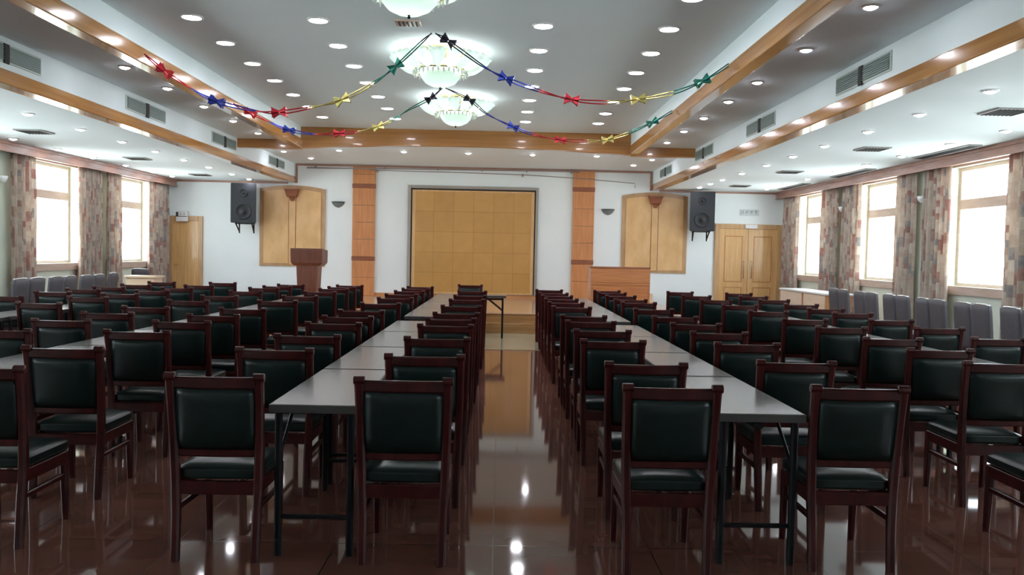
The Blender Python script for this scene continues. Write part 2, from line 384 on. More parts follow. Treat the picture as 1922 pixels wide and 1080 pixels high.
t = thing('wall_panel', 'large yellow birdseye wood panel of square tiles behind the stage', 'wall panel', (-.705, YB, .45))
o = -.45
b = nb(); 
for x0, x1, z0, z1 in ((-2.32, -2.245, .46, 3.13), (.84, .91, .46, 3.13), (-2.245, .84, 3.06, 3.13)): box(b, x0+.705, x1+.705, -.07, -.004, z0+o, z1+o, .008)
obj('frame', b, 'panelframe', t)
b = nb(); box(b, -2.245+.705, .84+.705, -.03, -.004, .46+o, 3.06+o); obj('dark_reveal', b, 'gap', t)
b = nb()
for x0, x1, z0, z1 in ((-2.21, -2.13, .46, 3.02), (.735, .81, .46, 3.02), (-2.15, .755, 2.98, 3.02), (-2.15, .755, .46, .50)): box(b, x0+.705, x1+.705, -.055, -.03, z0+o, z1+o, .004)
obj('inner_border', b, 'doorwood', t)
b = nb(); box(b, -2.15, .755, -.045, -.028, .50, 2.98)
tp = obj('tiled_panel', b, 'tiles', t); tp.location = (.705, 0, -.45)

# doors
b = nb(); D0 = YB-.05
for q in ((-8.2, -8.1, 0, 2.25), (-7.47, -7.37, 0, 2.25), (-8.1, -7.47, 2.13, 2.25)): box(b, q[0], q[1], D0, YB-.002, q[2], q[3], .008)
d = struct('door_1', b, 'doorframe')
b = nb(); box(b, -8.1, -7.47, YB-.03, YB-.002, 0.01, 2.13); obj('door_leaf', b, 'doorwood', d)
b = nb(); tube(b, [(-8.03, YB-.03, 1.05), (-8.03, YB-.08, 1.05), (-7.93, YB-.085, 1.05)], .011); obj('door_handle', b, 'brass', d, True)
b = nb()
for q in ((5.32, 5.44, 0, 2.34), (6.88, 7.0, 0, 2.34), (5.44, 6.88, 2.22, 2.34)): box(b, q[0], q[1], D0, YB-.002, q[2], q[3], .008)
d = struct('door_2', b, 'doorframe')
for x0, x1, xh in ((5.44, 6.155, 6.05), (6.165, 6.88, 6.27)):
    b = nb(); box(b, x0, x1, YB-.03, YB-.002, .01, 2.22); 
    lf = obj('door_leaf', b, 'doorwood', d)
    for z0, z1 in ((.9, 2.05), (.15, .78)):
        b = nb(); xa, xb = x0+.13, x1-.13
        for q in ((xa, xa+.025, z0, z1), (xb-.025, xb, z0, z1), (xa+.025, xb-.025, z0, z0+.025), (xa+.025, xb-.025, z1-.025, z1)): box(b, q[0], q[1], YB-.042, YB-.028, q[2], q[3], .004, 1)
        obj('panel_moulding', b, 'orangewood', lf)
    b = nb(); xh2 = xh if xh < 6.16 else 6.25
    tube(b, [(xh2, YB-.03, 1.42), (xh2, YB-.09, 1.42), (xh2, YB-.09, 1.0), (xh2, YB-.03, 1.0)], .010); obj('door_handle', b, 'rail', lf, True)

# signs
t = thing('exit_sign', 'small white exit sign box above the single door on the left', 'sign', (-7.85, YB-.05, 2.11))
b = nb(); box(b, -.14, .14, -.08, 0, 0, .26, .01); obj('sign_box', b, 'white', t)
b = nb(); box(b, -.14, .14, -.084, -.078, .115, .13); box(b, -.14, -.08, -.084, -.078, .13, .23); obj('dark_border', b, 'tableedge', t)
b = nb()
for x in (-.05, -.02, .04, .07): box(b, x, x+.012, -.084, -.079, .15, .21)
obj('lettering', b, 'signtext', t)
t = thing('wall_sign', 'small faded grey lettered sign above the double door', 'sign', (6.17, YB, 2.56))
b = nb(); box(b, -.24, .24, -.02, -.002, 0, .15, .004); obj('sign_plate', b, 'signpanel', t)
b = nb()
for k, x in enumerate((-.21, -.10, .01, .12)):
    box(b, x+.01*k, x+.012+.01*k, -.024, -.019, .03, .12); box(b, x, x+.07, -.024, -.019, .045+.02*k, .06+.02*k)
    if k != 1: box(b, x+.045, x+.06, -.024, -.019, .06, .125)
    else: box(b, x+.03, x+.08, -.024, -.019, .10, .115)
obj('lettering', b, 'signtext', t)
t = thing('door_lamp', 'small pale box light on the top frame of the double door', 'sign', (6.21, YB-.05, 2.23))
b = nb(); box(b, -.15, .15, -.05, 0, 0, .1, .01); obj('lamp_box', b, 'white', t)

# sconces on the back wall
def sconce(x, z, label):
    t = thing('wall_sconce', label, 'wall lamp', (x, YB, z), 0, 'half bowl wall lamps beside the pilasters')
    b = nb(); secs = []
    for zz, r in ((0, .155), (-.03, .15), (-.07, .125), (-.11, .08), (-.135, .02)):
        secs.append([Vector((r*math.cos(a), -.004-r*.7*math.sin(a), zz)) for a in [math.pi*k/14 for k in range(15)]])
    loft(b, secs); obj('bowl', b, 'sconceglass', t, True)
    b = nb(); tube(b, [(.158*math.cos(a), -.01-.158*.7*math.sin(a), 0) for a in [math.pi*k/14 for k in range(15)]], .012); obj('rim', b, 'sconcerim', t, True)
sconce(-4.045, 2.67, 'grey half bowl wall lamp between arched panel and left pilaster')
sconce(2.64, 2.63, 'grey half bowl wall lamp between right pilaster and arched panel')
for s, x, y, lab in ((1, XR, 13.72, 'small pale wall lamp between the nearer curtain pairs on the right'), (1, XR, 16.93, 'small pale wall lamp between the farther curtain pairs on the right'), (-1, XL, 13.72, 'small pale wall lamp between curtains at the left picture edge')):
    t = thing('window_wall_lamp', lab, 'wall lamp', (x, y, 2.5), 0, 'small wall lamps between the windows')
    b = nb(); box(b, *sorted((-s*.02, 0)), -.04, .04, -.05, .1, .006); obj('backplate', b, 'white', t)
    b = nb(); lathe(b, [(.02, -.02), (.06, .02), (.075, .09), (.07, .09), (.055, .03)], (-s*.09, 0, 0), 16); obj('shade', b, 'white', t, True)
    b = nb(); bar(b, (-s*.02, 0, 0), (-s*.08, 0, 0), .02, .02); obj('bracket', b, 'steel', t)

# speakers
def speaker(x, z0, rz, label):
    t = thing('loudspeaker', label, 'speaker', (x, YB-.45, z0), rz, 'black loudspeakers high on the far wall')
    b = nb(); w, wb, h = .30, .20, .95
    P = [(-w, -.22), (w, -.22), (wb, .18), (-wb, .18)]
    loft(b, [[Vector((p[0], p[1], z)) for p in P] for z in (0, h)]); bmesh.ops.bevel(b, geom=list(b.edges), offset=.012, segments=2, affect='EDGES')
    obj('cabinet', b, 'black', t)
    for r, zz, nm in ((.17, .27, 'woofer'), (.08, .72, 'tweeter')):
        b = nb(); lathe(b, [(r+.02, 0), (r+.02, .012), (r, .014), (r*.9, .0), (r*.35, -.0), (r*.3, .012), (.001, .016)], n=28)
        bmesh.ops.rotate(b, verts=b.verts, cent=(0, 0, 0), matrix=Matrix.Rotation(math.pi/2, 3, 'X')); bmesh.ops.translate(b, verts=b.verts, vec=(0, -.222, zz))
        obj(nm, b, 'cone', t, True)
    b = nb()
    for sx in (-.19, .19):
        bar(b, (sx, -.15, -.01), (sx*.9, .19, -.20), .03, .03); bar(b, (sx*.9, .2, -.24), (sx*.9, .2, .3), .03, .03); bar(b, (sx, -.17, -.012), (sx, .19, -.012), .03, .025)
    bar(b, (-.2, .2, .0), (.2, .2, .0), .03, .04)
    for sx in (-.17, .17): bar(b, (sx, .2, .05), (sx*.6, .43, .05), .03, .03)
    obj('wall_bracket', b, 'blackmetal', t)
speaker(-6.2, 2.09, math.radians(6), 'black loudspeaker on a wall bracket left of the left arched panel')
speaker(4.86, 2.13, math.radians(-6), 'black loudspeaker on a wall bracket right of the right arched panel')

# curtain rails above the panel
t = thing('curtain_rail', 'straight metal curtain rail fixed along the top of the far wall', 'curtain rail', (-.7, YB-.12, 3.52))
b = nb(); tube(b, [(-4.1, 0, -.03), (-1, 0, 0), (2.6, 0, .02)], .014); obj('rail', b, 'rail', t, True)
for x in (-3.9, -2.2, -.9, .2, 1.3, 2.4):
    b = nb(); box(b, x-.012, x+.012, -.012, .116, -.02, .045, .004); obj('rail_bracket', b, 'rail', t)
t = thing('sagging_rod', 'thin metal rod sagging down to the right above the far wall panels', 'curtain rod', (.5, YB-.28, 3.40))
b = nb(); tube(b, [(-3.7, 0, .05), (-1.6, 0, .04), (0, 0, 0.02), (1.2, 0, -.03), (2.75, 0, -.13), (2.76, 0, -.24)], .010); obj('rod', b, 'rail', t, True)
b = nb(); box(b, -.02, .02, -.02, .276, -.01, .04, .004); obj('rod_bracket', b, 'rail', t)
b = nb(); box(b, -3.6, -3.56, -.02, .276, .03, .07, .004); obj('rod_bracket', b, 'rail', t)

# lectern, desk, cabinets
t = thing('lectern', 'dark red-brown wooden lectern with a wide head standing on the stage', 'lectern', (-4.03, 17.5, .37))
b = nb(); secs = []
for z, w, d in ((0, .25, .22), (.06, .25, .22), (.062, .19, .19), (.80, .225, .20)): secs.append([Vector((-w, -d, z)), Vector((w, -d, z)), Vector((w, d, z)), Vector((-w, d, z))])
loft(b, secs); obj('body', b, 'lectern', t)
b = nb(); secs = []
for z, w, d in ((.78, .27, .22), (.84, .325, .26), (1.10, .33, .27), (1.14, .33, .27)): secs.append([Vector((-w, -d, z)), Vector((w, -d, z)), Vector((w, d, z-.06 if z > 1.1 else z)), Vector((-w, d, z-.06 if z > 1.1 else z))])
loft(b, secs); obj('head', b, 'lectern', t)
b = nb(); box(b, -.12, .12, -.20, -.19, .3, .7, .005); obj('front_panel', b, 'lectern', t)
t = thing('presenter_desk', 'orange-brown wooden desk with dark top standing at right on the stage', 'desk', (2.46, 17.2, .37))
b = nb(); box(b, -.62, .62, -.27, .32, .86, .89, .006); obj('desk_top', b, 'darkwood', t)
b = nb(); box(b, -.60, .60, -.25, .30, 0, .86); obj('body', b, 'deskwood', t)
b = nb(); box(b, -.60, .60, -.262, -.25, .57, .85, .004); box(b, -.60, .60, -.270, -.25, .52, .55, .004); box(b, .60, .615, -.262, .31, 0, .86); obj('front_board', b, 'deskwood', t)
b = nb(); box(b, -.55, .55, -.262, -.25, .08, .48, .006); obj('lower_panel', b, 'deskwood', t)
t = thing('carton', 'small pale pink box on the stage beside the wooden desk', 'box', (3.6, 20.3, .37))
b = nb(); box(b, -.13, .13, -.15, .15, 0, .20, .006); obj('carton_body', b, 'palewood', t)
b = nb(); box(b, -.135, .135, -.155, .155, .20, .215, .004); obj('lid', b, 'palewood', t)
t = thing('low_cabinet', 'long low pale wooden cabinet with white top before the double door', 'cabinet', (5.95, 14.95, 0))
b = nb(); box(b, .0, .45, .02, 2.48, .05, .85); obj('body', b, 'orangewood', t)
for y0, y1 in ((.06, 1.13), (1.22, 2.46)):
    b = nb(); box(b, -.02, 0, y0, y1, .08, .84, .005); obj('door', b, 'palewood', t)
b = nb(); box(b, -.04, .5, -.02, 2.5, .85, .885, .006); obj('cabinet_top', b, 'white', t)
b = nb(); box(b, .03, .42, .06, 2.44, 0, .05); obj('plinth', b, 'gap', t)
t = thing('side_table', 'pale pink box table in the left corner before the single door', 'table', (-7.1, 16.6, 0))
b = nb(); box(b, -.28, .28, -.2, .2, 0, .86, .005); obj('body', b, 'palewood', t)
b = nb(); box(b, -.31, .31, -.23, .23, .86, .9, .006); obj('table_top', b, 'palewood', t)

# ------------------------------------------------------------------ chairs
def make_chair():
    t = thing('dining_chair', 'x', 'chair')
    for s in (-1, 1):
        b = nb(); secs = []
        for x, y, z, w, d in ((.190, -.228, 0, .040, .038), (.192, -.210, .22, .042, .044), (.198, -.200, .38, .042, .048), (.203, -.208, .55, .042, .044), (.207, -.228, .75, .042, .038), (.209, -.246, .875, .044, .034)):
            secs.append(rrect(Vector((s*x, y, z)), Vector((1, 0, 0)), Vector((0, 1, 0)), w, d))
        loft(b, secs)
        lg = obj('rear_leg', b, 'chairwood', t, False)
        b = nb(); tube(b, [(s*.184, -.249, .887), (s*.186, -.249, .887), (s*.209, -.249, .887), (s*.232, -.249, .887), (s*.234, -.249, .887)], .021, 12)
        obj('scroll_end', b, 'chairwood', lg, True)
        b = nb(); secs = []
        for x, y, z, w in ((.185, .222, 0, .032), (.185, .212, .18, .038), (.185, .205, .375, .044)):
            secs.append(rrect(Vector((s*x, y, z)), Vector((1, 0, 0)), Vector((0, 1, 0)), w, w))
        loft(b, secs); obj('front_leg', b, 'chairwood', t)
        b = nb(); bar(b, (s*.190, -.20, .245), (s*.186, .20, .245), .022, .03); obj('stretcher', b, 'chairwood', t)
    # curved rails
    def rail(z0, z1, yy, th, bow, nm):
        b = nb(); secs = []
        for i in range(13):
            x = -.19+.38*i/12; y = yy - bow*(1-(x/.19)**2); k = (z1-z0)*.15
            secs.append([Vector((x, y-th/2, z0+k)), Vector((x, y-th/2, z1-k)), Vector((x, y-th/4, z1)), Vector((x, y+th/4, z1)), Vector((x, y+th/2, z1-k)), Vector((x, y+th/2, z0+k)), Vector((x, y+th/4, z0)), Vector((x, y-th/4, z0))])
        loft(b, secs); return obj(nm, b, 'chairwood', t)
    rail(.830, .888, -.242, .030, .012, 'top_rail')
    rail(.500, .540, -.203, .026, .010, 'back_rail')
    b = nb(); pad(b, -.192, .192, -.022, .022, .536, .840, .3, 'y', 7, rad=.93)
    for v in b.verts:
        f = (v.co.z-.54)/.296; v.co.y += -.205 - .033*f - .010*(1-(v.co.x/.19)**2)
    obj('backrest', b, 'leather', t, True)
    b = nb()
    for q in ((-.20, .20, -.215, -.19), (-.20, .20, .20, .222), (-.205, -.183, -.19, .20), (.183, .205, -.19, .20)): box(b, *q, .315, .380, .003, 1)
    obj('seat_frame', b, 'chairwood', t)
    b = nb(); pad(b, -.207, .207, -.195, .245, .376, .450, .35, 'z', 7); obj('seat', b, 'leather', t, True)
    return t
chair0 = make_chair(); used = [False]
# world positions of the top of each backrest (x, y)
COLS = [
 ('A', 'left of the table row left of aisle', [(-1.335, 3.88), (-1.34, 4.94), (-1.34, 5.77), (-1.36, 6.78), (-1.37, 7.46), (-1.38, 8.26), (-1.36, 9.45), (-1.34, 10.59), (-1.37, 11.53), (-1.37, 12.51), (-1.36, 13.4), (-1.36, 14.11)]),
 ('B', 'right of the table row left of aisle', [(-.445, 3.87), (-.43, 4.77), (-.43, 5.76), (-.44, 6.79), (-.44, 7.47), (-.43, 8.16), (-.43, 9.27), (-.42, 10.56), (-.42, 11.55), (-.43, 12.93)]),
 ('C', 'left of the table row right of aisle', [(.81, 3.80), (.83, 4.60), (.81, 5.81), (.83, 6.59), (.83, 7.46), (.83, 8.14), (.83, 9.47), (.83, 10.35), (.83, 11.14), (.83, 11.98), (.83, 12.78), (.83, 13.9)]),
 ('D', 'right of the table row right of aisle', [(1.725, 3.88), (1.75, 4.8), (1.75, 5.78), (1.77, 6.6), (1.78, 7.43), (1.77, 8.28), (1.76, 9.39), (1.80, 10.65), (1.8, 11.35), (1.81, 12.33), (1.81, 13.28), (1.82, 14.05)]),
 ('E', 'right of second table row left of aisle', [(-2.53, 4.01), (-2.54, 4.82), (-2.55, 5.83), (-2.55, 6.65), (-2.54, 7.34), (-2.54, 8.19), (-2.56, 9.54), (-2.56, 10.61), (-2.56, 11.79), (-2.56, 12.75), (-2.56, 13.42), (-2.56, 14.1)]),
 ('G', 'left of second table row left of aisle', [(-3.48, 5.75), (-3.48, 6.59), (-3.48, 7.36), (-3.48, 8.16), (-3.48, 9.26), (-3.48, 10.29), (-3.54, 11.54), (-3.58, 12.57), (-3.56, 13.24), (-3.52, 13.95)]),
 ('H', 'right of third table row left of aisle', [(-4.68, 8.44), (-4.72, 9.52), (-4.71, 10.3), (-4.69, 11.19), (-4.69, 12.05), (-4.72, 13.0), (-4.72, 14.12)]),
 ('I', 'left of third table row left of aisle', [(-5.63, 9.43), (-5.63, 10.47), (-5.63, 11.23), (-5.62, 11.95), (-5.62, 12.82), (-5.66, 13.9)]),
 ('J', 'left of second table row right of aisle', [(2.93, 4.05), (3.06, 4.95), (3.05, 5.64), (3.08, 6.39), (3.08, 7.37), (3.09, 8.28), (3.08, 9.41), (3.09, 10.56), (3.09, 11.74), (3.07, 12.85), (3.09, 14.14)]),
 ('L', 'right of second table row right of aisle', [(4.03, 6.57), (4.05, 7.53), (4.04, 8.44), (4.05, 9.4), (4.03, 10.13), (4.03, 10.98), (4.03, 12.08), (4.03, 13.06), (4.08, 14.05)]),
]
for key, where, pts in COLS:
    for i, (x, y) in enumerate(pts):
        place(chair0, not used[0], (x, y+.262, 0), math.radians(random.uniform(-.6, .6)),
              'green padded chair, %s from camera, %s' % (ORD[i], where), 'green padded wooden chairs along the tables'); used[0] = True
dup(chair0, (-.55, 15.06, 0), math.pi, 'red-brown chair with green pads behind the cross table before the stage step', 'green padded wooden chairs along the tables')

# tables
def make_table():
    t = thing('folding_table', 'x', 'table')
    b = nb(); box(b, -.205, .205, .004, 1.206, .735, .752, .003, 1); tt = obj('tabletop', b, 'tabletop', t)
    b = nb()
    for q in ((-.208, .208, .0, .006), (-.208, .208, 1.204, 1.21), (-.209, -.204, .006, 1.204), (.204, .209, .006, 1.204)): box(b, *q, .712, .7495)
    box(b, -.2, .2, .01, 1.2, .722, .735); obj('edge_band', b, 'tableedge', tt)
    for y, yi in ((.06, .36), (1.15, .85)):
        for s in (-1, 1):
            b = nb(); bar(b, (s*.175, y, 0), (s*.175, y, .722), .034, .034); obj('leg', b, 'blackmetal', t)
            b = nb(); bar(b, (s*.165, yi, .718), (s*.17, y, .48), .016, .016); obj('brace', b, 'blackmetal', t)
        b = nb(); bar(b, (-.165, y, .19), (.165, y, .19), .022, .022); obj('crossbar', b, 'blackmetal', t)
    b = nb(); bar(b, (0, .07, .68), (.0, 1.14, .68), .05, .03); obj('under_rail', b, 'blackmetal', t)
    return t
tab0 = make_table(); tu = [False]
TROWS = [(-.888, 3.95, [0, 1, 2, 3], 'row left of the centre aisle', 0), (-.888, 9.5, [0, 1, 2, 3], 'row left of the centre aisle', 4),
         (1.277, 3.93, [0, 1, 2, 3], 'row right of the centre aisle', 0), (1.277, 9.3, [0, 1, 2, 3], 'row right of the centre aisle', 4),
         (-3.02, 4.93, [0, 1, 2, 3, 4, 5, 6, 7], 'second row left of the aisle', 0),
         (-5.17, 7.2, [0, 1, 2, 3, 4, 5], 'third row left of the aisle', 0),
         (3.555, 4.93, [0, 1, 2, 3, 4, 5, 6, 7], 'second row right of the aisle', 0)]
for x, y0, ks, where, off in TROWS:
    for k in ks:
        place(tab0, not tu[0], (x, y0+1.236*k if y0 < 9 else y0+1.215*k, 0), 0,
              'narrow grey folding table, %s from the camera, %s' % (ORD[k+off], where), 'narrow grey folding tables in rows'); tu[0] = True
dup(tab0, (.11, 14.62, .03), math.pi/2, 'narrow dark-edged folding table set crosswise before the stage', 'narrow grey folding tables in rows').location = (.11, 14.62, 0)

# grey chairs by the side walls (backs to the room)
def make_grey():
    t = thing('conference_chair', 'x', 'chair')
    b = nb(); pad(b, -.185, .185, -.035, .03, .42, 1.0, .2, 'y', 8, rad=.9)
    for v in b.verts:
        f = (v.co.z-.42)/.58; v.co.y += -.20-.05*f
    obj('backrest', b, 'greyfab', t, True)
    b = nb(); pad(b, -.185, .185, -.2, .24, .40, .49, .25, 'z', 7); obj('seat', b, 'greyfab', t, True)
    for s in (-1, 1):
        for y0, y1 in ((-.19, -.23), (.19, .22)):
            b = nb(); tube(b, [(s*.17, y0, .40), (s*.18, y1, 0)], .012); obj('leg', b, 'blackmetal', t, True)
    b = nb(); tube(b, [(-.17, .19, .395), (.17, .19, .395), (.17, -.19, .395), (-.17, -.19, .395), (-.17, .19, .395)], .011); obj('seat_frame', b, 'blackmetal', t, True)
    b = nb(); tube(b, [(-.15, -.245, 1.0), (-.08, -.248, 1.006), (.08, -.248, 1.006), (.15, -.245, 1.0)], .013); obj('top_trim', b, 'steel', t, True)
    return t
g0 = make_grey(); gu = False
GR = 'grey padded chairs along the window walls'
for i, y in enumerate([8.75, 9.16, 9.73, 10.13, 10.70, 11.10, 11.66, 12.06, 12.65, 13.07, 13.69, 14.09]):
    place(g0, not gu, (5.75+.22, y, 0), -math.pi/2 + math.radians(random.uniform(-1, 1)), 'grey padded chair turned to the right windows, %s from the camera in the row' % ORD[i], GR); gu = True
for i, (x, y, z) in enumerate([(-6.6, 11.43, 0), (-6.6, 11.83, 0), (-6.6, 12.33, 0), (-6.6, 12.74, 0), (-6.6, 13.23, 0), (-6.6, 13.65, 0)]):
    dup(g0, (x-.22, y, 0), math.pi/2, 'grey padded chair turned to the left windows, %s from the camera in the row' % ORD[i], GR)
dup(g0, (-7.0, 14.5, 0), math.radians(95), 'grey padded chair by the left windows, standing apart past the row', GR)
dup(g0, (-7.54, 17.7, 0), 0, 'dark grey padded chair behind the pale box table in the left corner', GR)

# ------------------------------------------------------------------ curtains
def curtain(side, y0, y1, label):
    s = -1 if side == 'left' else 1; xw = (XL if s < 0 else XR) - s*.13
    me = bpy.data.meshes.new('curtain'); L_ = y1-y0; nf = max(5, round(L_/.115)); N = nf*8; rows = 9
    vs, fs, uvs = [], [], []; ph = random.uniform(0, 6.28); arc = 0; prev = None; off = random.uniform(0, 5)
    prof = []
    for i in range(N+1):
        t = i/N; y = y0+L_*t; x = .042*math.sin(2*math.pi*nf*t+ph)+.014*math.sin(2*math.pi*nf*.43*t+ph*2)
        if prev: arc += math.hypot(y-prev[0], x-prev[1])
        prev = (y, x); prof.append((y, x, arc+off))
    for r in range(rows+1):
        z = .12 + (3.09-.12)*r/rows; k = 1.15-.35*r/rows
        for y, x, a in prof: vs.append((xw-s*x*k - s*.0, (y-(y0+y1)/2)*(1+.03*math.sin(r*1.3)) + 0, z))
    for r in range(rows):
        for i in range(N): fs.append((r*(N+1)+i, r*(N+1)+i+1, (r+1)*(N+1)+i+1, (r+1)*(N+1)+i))
    me.from_pydata([(v[0]-xw, v[1], v[2]-.12) for v in vs], [], fs); me.update()
    uv = me.uv_layers.new(name='UVMap')
    for p in me.polygons:
        p.use_smooth = True
        for li, vi in zip(p.loop_indices, p.vertices):
            r, i = divmod(vi, N+1); uv.data[li].uv = (prof[i][2]*1.0, vs[vi][2]+off)
    me.materials.append(M['curtain'])
    o = bpy.data.objects.new('curtain', me); C.objects.link(o); o.location = (xw, (y0+y1)/2, .12)
    md = o.modifiers.new('solid', 'SOLIDIFY'); md.thickness = .006
    return tag(o, label, 'curtain', 'patterned curtains on the window walls')
wn = {11.9: 'nearest visible window', 15.15: 'middle window', 18.4: 'farthest window'}
CUR = [('right', 10.4, 11.3, 'near side of the nearest right window'), ('right', 12.7, 13.55, 'far side of the nearest right window'), ('right', 13.87, 14.52, 'near side of the middle right window'),
       ('right', 16.0, 16.78, 'far side of the middle right window'), ('right', 17.05, 17.9, 'near side of the farthest right window'), ('right', 19.3, 20.3, 'far side of the farthest right window'),
       ('left', 12.55, 13.45, 'picture edge before the nearer left window'), ('left', 13.87, 14.58, 'near side of the nearer left window'), ('left', 16.02, 17.0, 'far side of the nearer left window'),
       ('left', 17.2, 17.82, 'near side of the farther left window'), ('left', 19.25, 20.35, 'far side of the farther left window by the door')]
for sd, a, d, lab in CUR: curtain(sd, a, d, 'beige red-blocked curtain at the %s' % lab)

# ------------------------------------------------------------------ ceiling vents
def fascia_vent(s, x, yc, label):
    t = thing('air_vent', label, 'air vent', (x, yc, 3.34), 0, 'long air vents in the side fascias')
    def X(a, c): return sorted((s*a, s*c))
    b = nb(); box(b, *X(0, .012), -.66, .66, -.0, .20, .004, 1); obj('vent_frame', b, 'ventframe', t)
    for y0, y1 in ((-.63, -.05), (.05, .63)):
        b = nb(); box(b, *X(.012, .016), y0, y1, .02, .18)
        for k in range(7): box(b, *X(.016, .026), y0, y1, .026+k*.022, .036+k*.022)
        obj('grille', b, 'vent', t)
    b = nb(); box(b, *X(.012, .03), -.045, .045, -.01, .19, .003, 1); obj('divider', b, 'ventdark', t)
for i, yc in enumerate((8.68, 12.07, 15.41, 18.95)):
    fascia_vent(-1, OR, yc, 'long grey-green air vent, %s from the camera in the right fascia' % ORD[i])
    fascia_vent(1, OL, yc-.05, 'long grey-green air vent, %s from the camera in the left fascia' % ORD[i])
def ceil_vent(x, y, z, w, d, label, group=None, m='ceilvent'):
    t = thing('ceiling_vent', label, 'air vent', (x, y, z), 0, group)
    b = nb(); box(b, -w, w, -d, d, -.018, 0, .004, 1); obj('vent_frame', b, m, t)
    b = nb(); k = max(3, int(2*w/.05))
    for i in range(k):
        xx = -w+.02+(2*w-.04)*(i+.5)/k; box(b, xx-.008, xx+.008, -d+.02, d-.02, -.024, -.018)
    obj('louvres', b, 'ventdark', t)
for i, y in enumerate((8.9, 12.1, 15.55, 18.8)):
    ceil_vent(5.4, y, Z1, .2, .2, 'square grey ceiling vent, %s from the camera in the right side ceiling' % ORD[i], 'square vents in the side ceilings')
    if i: ceil_vent(-6.87, y+.2, Z1, .2, .2, 'square grey ceiling vent, %s from the camera in the left side ceiling' % ORD[i-1], 'square vents in the side ceilings')
for i, y in enumerate((12.25, 15.5, 18.6)):  # long narrow grey strips with dark slats on the ceiling
    ceil_vent(6.55, y, Z1, .10, .8, 'long grey slatted strip on the ceiling beside the %s right window' % ['nearest', 'middle', 'farthest'][i], 'grey slatted strips along the right windows')
ceil_vent(-1.0, 8.62, Z3, .13, .10, 'small brown ceiling vent beside the nearest chandelier', m='winwood')

# ------------------------------------------------------------------ downlights
def make_down(r, lm, dp):
    t = thing('downlight', 'x', 'ceiling light')
    b = nb(); lathe(b, [(r, 0), (r+.022, 0), (r+.022, -.008), (r+.004, -.016), (r, -.012)], n=24); obj('trim_ring', b, 'white', t, True)
    b = nb(); lathe(b, [(r, -.003), (r, -.010), (r*.8, -.010-dp*.5), (r*.4, -.010-dp*.9), (.001, -.010-dp)], n=24); obj('lamp', b, lm, t, True)
    return t
big = make_down(.095, 'lamp', .008); small = make_down(.055, 'spot', .022); bu = [False, False]
def down(src, k, x, y, z, label, group):
    place(src, not bu[k], (x, y, z), 0, label, group); bu[k] = True
rows = [(-3.21, 'left outer row'), (-1.92, 'left inner row'), (.39, 'right inner row'), (1.69, 'right outer row')]
for x, nm in rows:
    for i in range(8):
        y = 7.58 + i*1.035
        if x < 1 and i == 0: continue
        down(big, 0, x, y, Z3, 'round light, %s from camera, %s of the raised centre ceiling' % (ORD[i if x > 1 else i-1], nm), 'round lights in the raised centre ceiling')
for x, nm, i0 in ((-4.47, 'left', 2), (3.01, 'right', 0)):
    for i, y in enumerate((6.88, 8.33, 9.9, 11.15, 12.5, 13.85, 15.25)):
        if i < i0: continue
        down(small, 1, x, y, Z2, 'small spotlight, %s from camera in the middle-height %s ceiling strip' % (ORD[i-i0], nm), 'spotlights in the middle-height ceiling strips')
for i, k in enumerate((-2, -1, 0, 1, 2)):
    down(small, 1, XC+k*1.36, 17.6, Z2, 'small spotlight over the stage, %s from the left in the front row' % ORD[i], 'spotlights over the stage')
for x, y, lab in ((-4.72, 18.0, 'at the far left beside the fascia'), (3.24, 18.0, 'at the far right beside the fascia'), (-4.41, 19.2, 'left, nearest the far wall'), (3.03, 19.2, 'right, nearest the far wall')):
    down(small, 1, x, y, Z2, 'small spotlight over the stage, ' + lab, 'spotlights over the stage')
for x, nm, ys in ((-6.02, 'inner row of the left side ceiling', [10.65, 11.95, 13.25, 14.5, 15.8, 17.15, 18.6, 19.85]), (4.62, 'inner row of the right side ceiling', [7.87, 9.2, 10.5, 11.9, 13.2, 14.5, 16.0, 17.4, 18.4, 19.4]),
                  (-7.7, 'window row of the left side ceiling', [13.2, 14.5, 15.75, 17.1, 18.4, 19.5]), (6.2, 'window row of the right side ceiling', [10.2, 11.45, 12.85, 14.1, 15.4, 16.8, 18.1, 19.4])):
    for i, y in enumerate(ys):
        if nm.startswith('window'): 
            if x > 0: x2 = 6.2
        down(small, 1, x, y, Z1, 'small spotlight, %s from camera, %s' % (ORD[i], nm), 'spotlights in the side ceilings')

